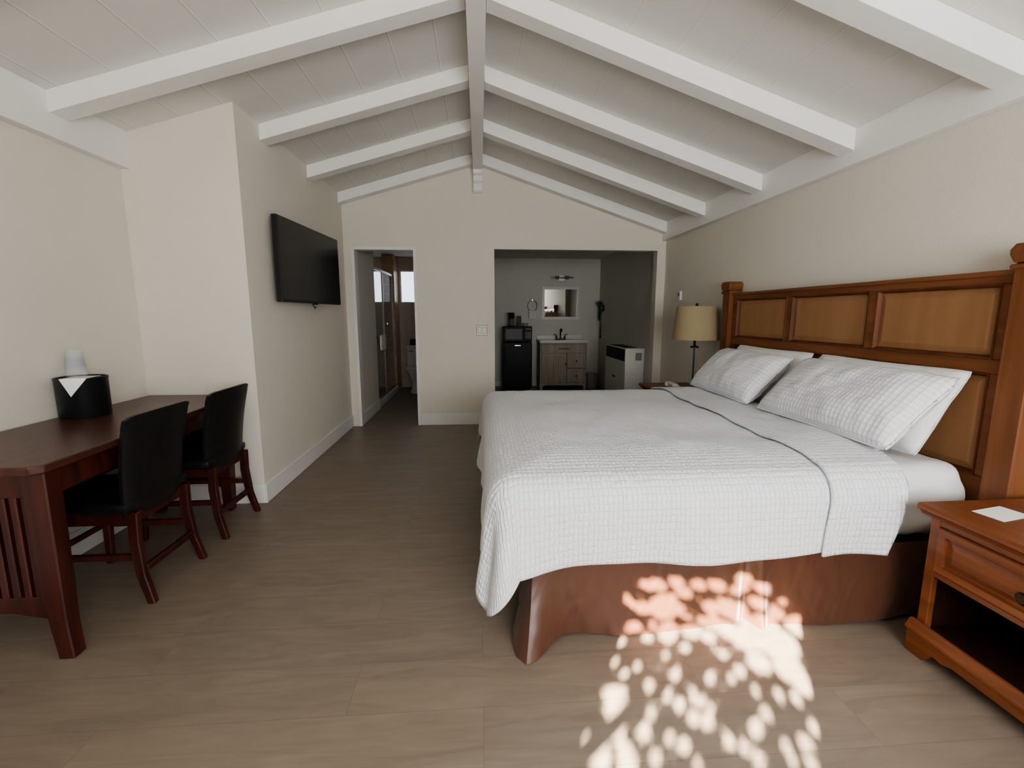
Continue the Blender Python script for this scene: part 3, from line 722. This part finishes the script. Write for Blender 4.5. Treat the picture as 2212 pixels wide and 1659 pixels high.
b = B(); lathe(b, [(0,.02),(.038,.02),(.042,.03),(.043,.10),(.035,.125),(.033,.13),(0,.13)], (.555,7.925,1.10), 24); obj('carafe', b, M['grey'], t, True)
t = thing('cup_stack', 'stack of grey paper cups beside the coffee maker', 'paper cups', (.70, 7.93, 1.10))
b = B()
for i in range(4): lathe(b, [(.036,.045*i),(.040,.045*i+.002),(.032,.045*i+.046),(.0,.045*i+.046)], (.685,7.93,1.10), 20)
obj('cups', b, M['grey'], t, True)
b = B(); lathe(b, [(0,0),(.035,0),(.045,.05),(.043,.06),(0,.06)], (.80,7.93,1.10), 20); o = obj('paper_cup', b, M['greym'], None, True); tag(o, 'small grey cup at the right end of the microwave top', 'cup')
VX0, VX1, VY = 1.045, 1.865, 7.80
t = thing('vanity', 'pale oak bathroom vanity with white sink top in the alcove', 'vanity', ((VX0+VX1)/2, 8.05, 0))
b = B(); box(b, VX0, VX1, VY+.02, 8.285, .10, .82, .003, 1)
for x in (VX0, VX1-.05):
    box(b, x, x+.05, VY+.02, VY+.07, 0, .10); box(b, x, x+.05, 8.22, 8.27, 0, .10)
prism(b, [(VX0+.05,.10),(VX0+.05,.05),(VX0+.09,.08),(VX1-.09,.08),(VX1-.05,.05),(VX1-.05,.10)], VY+.02, VY+.035)
obj('cabinet', b, M['vanity'], t)
b = B()
for (x0, x1, z0, z1) in ((VX0+.025,VX1-.025,.637,.645),(VX0+.025,VX1-.025,.795,.803),(VX0+.025,VX1-.025,.122,.130),(VX0+.022,VX0+.030,.122,.803),(VX1-.030,VX1-.022,.122,.803),(1.503,1.517,.13,.637),(1.517,VX1-.03,.368,.382)):
    box(b, x0, x1, VY+.012, VY+.0205, z0, z1)
obj('gap_lines', b, M['grey'], t)
def front(nm, x0, x1, z0, z1, par, flute=False):
    b = B(); t1 = bmesh.new(); rings = []
    for (ins, y) in ((0,VY+.019),(0,VY),(.026,VY),(.030,VY+.014),(.034,VY+.014)):
        rings.append([t1.verts.new(p) for p in ((x0+ins,y,z0+ins),(x1-ins,y,z0+ins),(x1-ins,y,z1-ins),(x0+ins,y,z1-ins))])
    for p, q in zip(rings, rings[1:]):
        for i in range(4): t1.faces.new((p[i], p[(i+1)%4], q[(i+1)%4], q[i]))
    t1.faces.new(rings[-1]); merge(b, t1)
    if flute:
        n = 9
        for i in range(n):
            xx = x0+.045+(x1-x0-.09)*i/(n-1); box(b, xx-.012, xx+.012, VY+.004, VY+.015, z0+.034, z1-.034, .003, 1)
    return obj(nm, b, M['vanity'], par)
d1 = front('drawer', VX0+.03, VX1-.03, .645, .795, t)
b = B(); box(b, 1.36, 1.55, VY-.025, VY-.015, .714, .726); box(b, 1.37, 1.38, VY-.016, VY+.014, .714, .726); box(b, 1.53, 1.54, VY-.016, VY+.014, .714, .726); obj('handle', b, M['bronze'], d1)
d2 = front('door', VX0+.03, 1.50, .13, .625, t, True)
b = B(); tube(b, [(1.487,VY,.46),(1.487,VY-.025,.46)], [.006,.013], 12); obj('knob', b, M['bronze'], d2, True)
for (z0, z1) in ((.385,.625),(.13,.365)):
    d3 = front('drawer', 1.52, VX1-.03, z0, z1, t)
    b = B(); zz = (z0+z1)/2; tube(b, [(1.678,VY+.014,zz),(1.678,VY-.020,zz)], [.006,.015], 12); obj('knob', b, M['bronze'], d3, True)
b = B(); box(b, VX0-.012, VX1+.012, VY-.012, 8.287, .82, .865, .005, 1); box(b, VX0, VX1, 8.265, 8.287, .865, .93, .003, 1)
obj('sink_top', b, M['ceramic'], t)
t = thing('faucet', 'dark bronze two handle faucet on the vanity', 'faucet', (1.455, 8.14, .865))
b = B(); box(b, 1.36, 1.55, 8.11, 8.17, .865, .878, .004, 1); tube(b, [(1.455,8.14,.87),(1.455,8.14,.98),(1.455,8.13,1.03),(1.455,8.09,1.055),(1.455,8.04,1.045),(1.455,8.02,1.01)], .012, 10); obj('spout', b, M['bronze'], t, True)
for s in (-1, 1):
    b = B(); tube(b, [(1.455+s*.075,8.14,.875),(1.455+s*.075,8.14,.93)], [.016,.012], 10); tube(b, [(1.455+s*.075,8.14,.935),(1.455+s*.12,8.13,.955)], .008, 8); obj('lever', b, M['bronze'], t, True)
t = thing('mirror', 'white framed rectangular mirror above the vanity', 'mirror', (1.475, YE, 1.51))
b = B(); mx0, mx1, mz0, mz1 = 1.13, 1.82, 1.215, 1.80
for r in ((mx0,mx0+.05,mz0,mz1),(mx1-.05,mx1,mz0,mz1),(mx0+.05,mx1-.05,mz0,mz0+.05),(mx0+.05,mx1-.05,mz1-.05,mz1)): box(b, r[0], r[1], YE-.025, YE, r[2], r[3], .003, 1)
obj('frame', b, M['whitep'], t)
b = B(); box(b, mx0+.05, mx1-.05, YE-.012, YE-.002, mz0+.05, mz1-.05); obj('mirror_glass', b, M['mirror'], t)
t = thing('vanity_light', 'chrome bar light fixture above the mirror', 'light fixture', (1.475, YE, 1.95))
b = B(); box(b, 1.43, 1.54, YE-.02, YE+.001, 1.90, 2.01, .004, 1); tube(b, [(1.485,YE-.02,1.955),(1.485,YE-.06,1.955)], .012, 10); obj('wall_plate', b, M['chrome'], t, False)
b = B(); tube(b, [(1.28,YE-.07,1.955),(1.69,YE-.07,1.955)], .014, 12); obj('bar', b, M['chrome'], t, True)
for s in (-1, 1):
    b = B(); tube(b, [(1.485+s*.06,YE-.07,1.955),(1.485+s*.12,YE-.07,1.955)], .030, 16); obj('lamp_cup', b, M['grey'], t, True)
t = thing('towel_ring', 'chrome towel ring with a small white towel left of the mirror', 'towel ring', (.955, YE, 1.50))
b = B(); tube(b, [(.955,YE+.001,1.56),(.955,YE-.05,1.56)], [.025,.012], 12); tube(b, [(.955+.085*math.sin(a), YE-.045, 1.46+.085*math.cos(a)*1.15) for a in [2*PI*i/28 for i in range(29)]], .006, 8, False); obj('ring', b, M['chrome'], t, True)
b = B(); rbox(b, .885, 1.025, YE-.065, YE-.004, 1.22, 1.375, .012, 10, lambda p: .005*math.sin(p.x*90)); o = obj('hand_towel', b, M['towel'], None, True); tag(o, 'small folded white towel hanging from the towel ring', 'towel')
t = thing('waste_bin', 'grey mesh waste bin between vanity and alcove wall', 'waste bin', (1.995, 7.95, 0))
b = B(); lathe(b, [(0,0),(.088,0),(.112,.26),(.117,.265),(.117,.275),(.108,.272),(.085,.012),(0,.012)], (1.995,7.95,0), 28); obj('bin_body', b, M['greym'], t, True)
t = thing('hair_dryer', 'black wall hair dryer with a hanging coiled cord', 'hair dryer', (XR, 8.02, 1.4))
b = B(); rbox(b, XR-.06, XR, 7.97, 8.07, 1.36, 1.47, .012, 6); obj('cradle', b, M['blackp'], t, True)
b = B(); tube(b, [(XR-.075,8.10,1.50),(XR-.075,8.05,1.50),(XR-.075,7.96,1.495),(XR-.075,7.90,1.49)], [.034,.045,.040,.030], 14); tube(b, [(XR-.07,8.03,1.48),(XR-.06,8.03,1.40),(XR-.065,8.04,1.28),(XR-.06,8.045,1.20)], [.024,.022,.020,.015], 10); obj('dryer_body', b, M['blackp'], t, True)
b = B(); pts = []
for i in range(140):
    q = i/139; zc_ = 1.20 - .38*math.sin(PI*q); yy = 8.045-.05*q*1.4
    pts.append((XR-.045+.010*math.cos(i*1.2), yy+.010*math.sin(i*1.2), zc_ + (.16*q)))
tube(b, pts, .0042, 5); obj('cord', b, M['blackp'], t, True)
HY0, HY1, HX0 = 5.90, 6.85, 1.925
t = thing('wall_heater', 'white wall heater with black top grille in the alcove', 'heater', (2.05, 6.37, 0))
b = B(); box(b, HX0, XR-.002, HY0, HY1, .04, .86, .012, 2); box(b, HX0+.03, XR-.01, HY0+.03, HY1-.03, 0, .04); obj('casing', b, M['whitep'], t)
b = B(); box(b, HX0-.003, HX0+.004, HY0+.03, HY1-.05, .685, .845)
gr = obj('grille', b, M['fridge'], t)
b = B()
for i in range(6): box(b, HX0-.007, HX0-.003, HY0+.03, HY1-.05, .698+i*.025, .702+i*.025)
obj('louver', b, M['grey'], gr)
b = B(); box(b, HX0+.02, XR-.05, HY0+.12, HY1-.12, .860, .862); obj('top_vent', b, M['fridge'], t)
b = B(); box(b, HX0+.14, HX0+.22, HY0-.003, HY0+.001, .70, .80); obj('side_vent', b, M['greym'], t)
b = B(); box(b, HX0-.003, HX0+.001, HY0+.42, HY0+.56, .42, .44); obj('badge', b, M['grey'], t)

# ------------------------------------------------------------------ bathroom contents
t = thing('toilet', 'white toilet beyond the bathroom doorway', 'toilet', (-1.02, 7.8, 0))
cx = -1.05
b = B(); lathe(b, [(0,0),(.115,0),(.12,.02),(.095,.10),(.10,.20),(.16,.33),(.185,.385),(.18,.40),(0,.40)], (cx,7.72,0), 32, 1, 1.28); box(b, cx-.10, cx+.10, 7.85, 8.10, 0, .38, .03, 3); obj('bowl', b, M['ceramic'], t, True)
b = B(); lathe(b, [(0,.402),(.185,.402),(.19,.412),(.185,.43),(0,.435)], (cx,7.72,0), 32, 1, 1.28); obj('seat_lid', b, M['whitep'], t, True)
b = B(); box(b, cx-.22, cx+.22, 8.07, 8.27, .38, .74, .02, 3); box(b, cx-.23, cx+.23, 8.06, 8.28, .74, .775, .008, 2); tk = obj('tank', b, M['ceramic'], t)
b = B(); tube(b, [(cx-.17,8.07,.68),(cx-.17,8.045,.68),(cx-.10,8.045,.67)], .008, 8); obj('flush_lever', b, M['chrome'], tk, True)
b = B(); box(b, cx-.17, cx-.05, 8.11, 8.23, .775, .875, .01, 2); o = obj('tissue_box', b, M['blackp']); tag(o, 'small black box on the toilet tank', 'box')
t = thing('shower_enclosure', 'glass shower enclosure with slim metal frame in the bathroom', 'shower', (-1.45, 7.2, 0))
b = B(); box(b, -1.50, -1.40, 6.375, 7.9, 0, .09, .008, 2); obj('curb', b, M['ceramic'], t)
b = B()
for y in (6.39, 7.12, 7.885): box(b, -1.462, -1.438, y-.013, y+.013, .09, 1.95)
box(b, -1.465, -1.435, 6.375, 7.898, 1.925, 1.96); box(b, -1.465, -1.435, 6.375, 7.898, .09, .112)
obj('frame', b, M['alu'], t)
for (a, c) in ((6.405,7.105),(7.135,7.87)):
    b = B(); box(b, -1.453, -1.447, a, c, .112, 1.925); obj('glass_panel', b, M['showerglass'], t)
b = B(); tube(b, [(-1.39,6.50,1.0),(-1.39,7.05,1.0)], .008, 8); tube(b, [(-1.45,6.50,1.0),(-1.39,6.50,1.0)], .008, 8); tube(b, [(-1.45,7.05,1.0),(-1.39,7.05,1.0)], .008, 8)
lathe(b, [(0,0),(.02,0),(.02,.03),(0,.03)], (-1.42,7.25,1.15), 12); obj('towel_bar', b, M['chrome'], t, True)
b = B(); rbox(b, -1.405, -1.374, 6.56, 6.86, .80, 1.015, .012, 10, lambda p: .004*math.sin(p.y*60)); o = obj('towel', b, M['towel'], None, True); tag(o, 'white towel folded over the shower door bar', 'towel')

# ------------------------------------------------------------------ sun, tree, sky
AZ, EL = math.radians(31), math.radians(28)
d = Vector((math.sin(AZ)*math.cos(EL), math.cos(AZ)*math.cos(EL), -math.sin(EL)))
e1 = Vector((math.cos(AZ), -math.sin(AZ), 0)); e2 = e1.cross(d).normalized()
Ld = 5.2
def floor_pt(a, v):   # floor coordinates measured off the photograph
    a = (a-1106)/985; bb_ = (829.5-v)/985
    dx = .0703+.9975*a+.0107*bb_; dy = .9862-.0711*a+.1497*bb_; dz = -.1501+.9887*bb_
    k_ = -1.3/dz; return Vector((dx*k_, dy*k_, 0))
def pq(P): return (P.dot(e1), P.dot(e2))
holes = []
for (u, v) in ((1440,1420),(1410,1480),(1440,1500),(1505,1500),(1540,1530),(1575,1470),(1630,1490),(1680,1500),(1728,1505),(1500,1550),(1410,1540),(1350,1495),(1330,1430),(1320,1395),(1560,1415),(1600,1445),(1450,1590),(1485,1612),(1570,1600),(1630,1580),(1640,1640),(1690,1610),(1755,1570),(1742,1605),(1710,1640),(1500,1650),(1535,1555),(1450,1455),(1530,1460),(1425,1640),(1375,1440),(1345,1460),(1275,1600),(1262,1555),(1250,1640),(1475,1400),(1460,1520),(1600,1620),(1760,1650),(1655,1540),(1395,1585),(1515,1515),(1240,1600),(1235,1655)):
    u += random.uniform(-8,8); v += random.uniform(-6,6)
    holes.append(pq(floor_pt(u, v)) + (random.choice((.007,.009,.011,.012,.014)),))
for (u, v, r) in ((1680,1390,.070),(1705,1445,.045),(1610,1378,.050),(1725,1350,.05),(1650,1350,.05),(1735,1480,.026),(1640,1430,.035),(1570,1358,.035),(1530,1375,.022),
    (1320,1500,.020),(1325,1530,.024),(1338,1555,.024),(1332,1590,.018),(1300,1628,.020),(1300,1645,.022),(1350,1630,.020),(1355,1655,.022),(1280,1500,.018),(1290,1475,.012),(1265,1520,.014),(1500,1360,.024),(1400,1375,.016),(1440,1370,.018),(1340,1385,.016)):
    holes.append(pq(floor_pt(u, v)) + (r,))
for i in range(70):
    holes.append(pq(Vector((.26+1.0*random.random(), 1.66, .01+.22*random.random()))) + (.008+.022*random.random()**2,))
for i in range(20): holes.append(pq(Vector((.70+.55*random.random(), 1.64, .13*random.random()))) + (.03,))
c0 = pq(Vector((.75, 1.55, 0)))
b = B(); cnt = 0
def leaves(n, rp, rq, r0, r1, shp):
    global cnt
    for i in range(n):
        p = c0[0]+random.uniform(-rp,rp); q = c0[1]+random.uniform(-rq,rq); r = random.uniform(r0,r1)
        if any(((p-h[0])/(h[2]+.9*r))**2+((q-h[1])/(h[2]*.62+.9*r))**2 < 1 for h in holes): continue
        dep = random.uniform(-.35,.35)
        P = e1*p + e2*q; P = P - d*(P.dot(d)) + d*(Vector((.75,1.5,0)).dot(d) - Ld + dep)
        a0 = random.random()*PI; nn = (d+Vector((random.uniform(-.3,.3), random.uniform(-.3,.3), random.uniform(-.3,.3)))).normalized()
        uu = nn.cross(Vector((0,0,1))).normalized(); vv = nn.cross(uu)
        ax = uu*math.cos(a0)+vv*math.sin(a0); bx_ = nn.cross(ax)
        b.faces.new([b.verts.new(P+ax*r*x+bx_*r*y) for x, y in shp]); cnt += 1
leaves(6000, .95, .95, .016, .055, ((-1,0),(-.55,.55),(.1,.66),(.65,.4),(1,0),(.65,-.4),(.1,-.66),(-.55,-.55)))
leaves(52000, .60, .66, .0055, .010, ((-1,0),(-.4,.8),(.5,.75),(1,0),(.5,-.75),(-.4,-.8)))
tr = thing('tree', 'leafy tree on the patio outside the front window', 'tree', (-2.6, -2.9, -.02))
o = obj('foliage', b, M['leaf'], tr); o['kind'] = 'stuff'
b = B(); tube(b, [(-2.9,-3.0,-.02),(-2.85,-3.0,.8),(-2.8,-2.95,1.6),(-2.4,-2.8,2.2),(-1.9,-2.7,2.5)], [.09,.075,.06,.04,.02], 10); obj('trunk', b, M['bark'], tr, True)

sun = bpy.data.lights.new('sun', 'SUN'); sun.energy = 120; sun.angle = .0060; sun.color = (1,.90,.72)
so = bpy.data.objects.new('sun', sun); C.objects.link(so); so.rotation_euler = d.to_track_quat('-Z', 'Y').to_euler()
def area(nm, x, y, z, w, h, e, col):
    l = bpy.data.lights.new(nm, 'AREA'); l.shape = 'RECTANGLE'; l.size = w; l.size_y = h; l.energy = e; l.color = col
    o = bpy.data.objects.new(nm, l); C.objects.link(o); o.location = (x, y, z); o.rotation_euler = (PI/2, 0, 0)
area('window_daylight_right', 1.05, YF+.11, 1.43, 1.8, 1.25, 96, (.985,.99,1))  # area lamp added on the room side of the drape in place of daylight
area('window_daylight_left', -.92, YF-.02, 1.50, .76, 1.3, 4, (.985,.99,1))
w = bpy.data.worlds.new('sky'); bpy.context.scene.world = w; w.use_nodes = True
bg = w.node_tree.nodes['Background']; bg.inputs[0].default_value = (.86,.92,1,1); bg.inputs[1].default_value = 2.6

cam = bpy.data.cameras.new('camera'); cam.sensor_width = 36; cam.lens = 985/2212*36; cam.clip_start = .05
co = bpy.data.objects.new('camera', cam); C.objects.link(co); co.location = (0,0,1.3)
co.rotation_euler = (math.radians(90-8.63), 0, math.radians(-4.08))
bpy.context.scene.camera = co
try: bpy.context.scene.view_settings.look = 'AgX - Medium High Contrast'
except Exception as e: print('LOOK', e)
print('LEAVES', cnt)
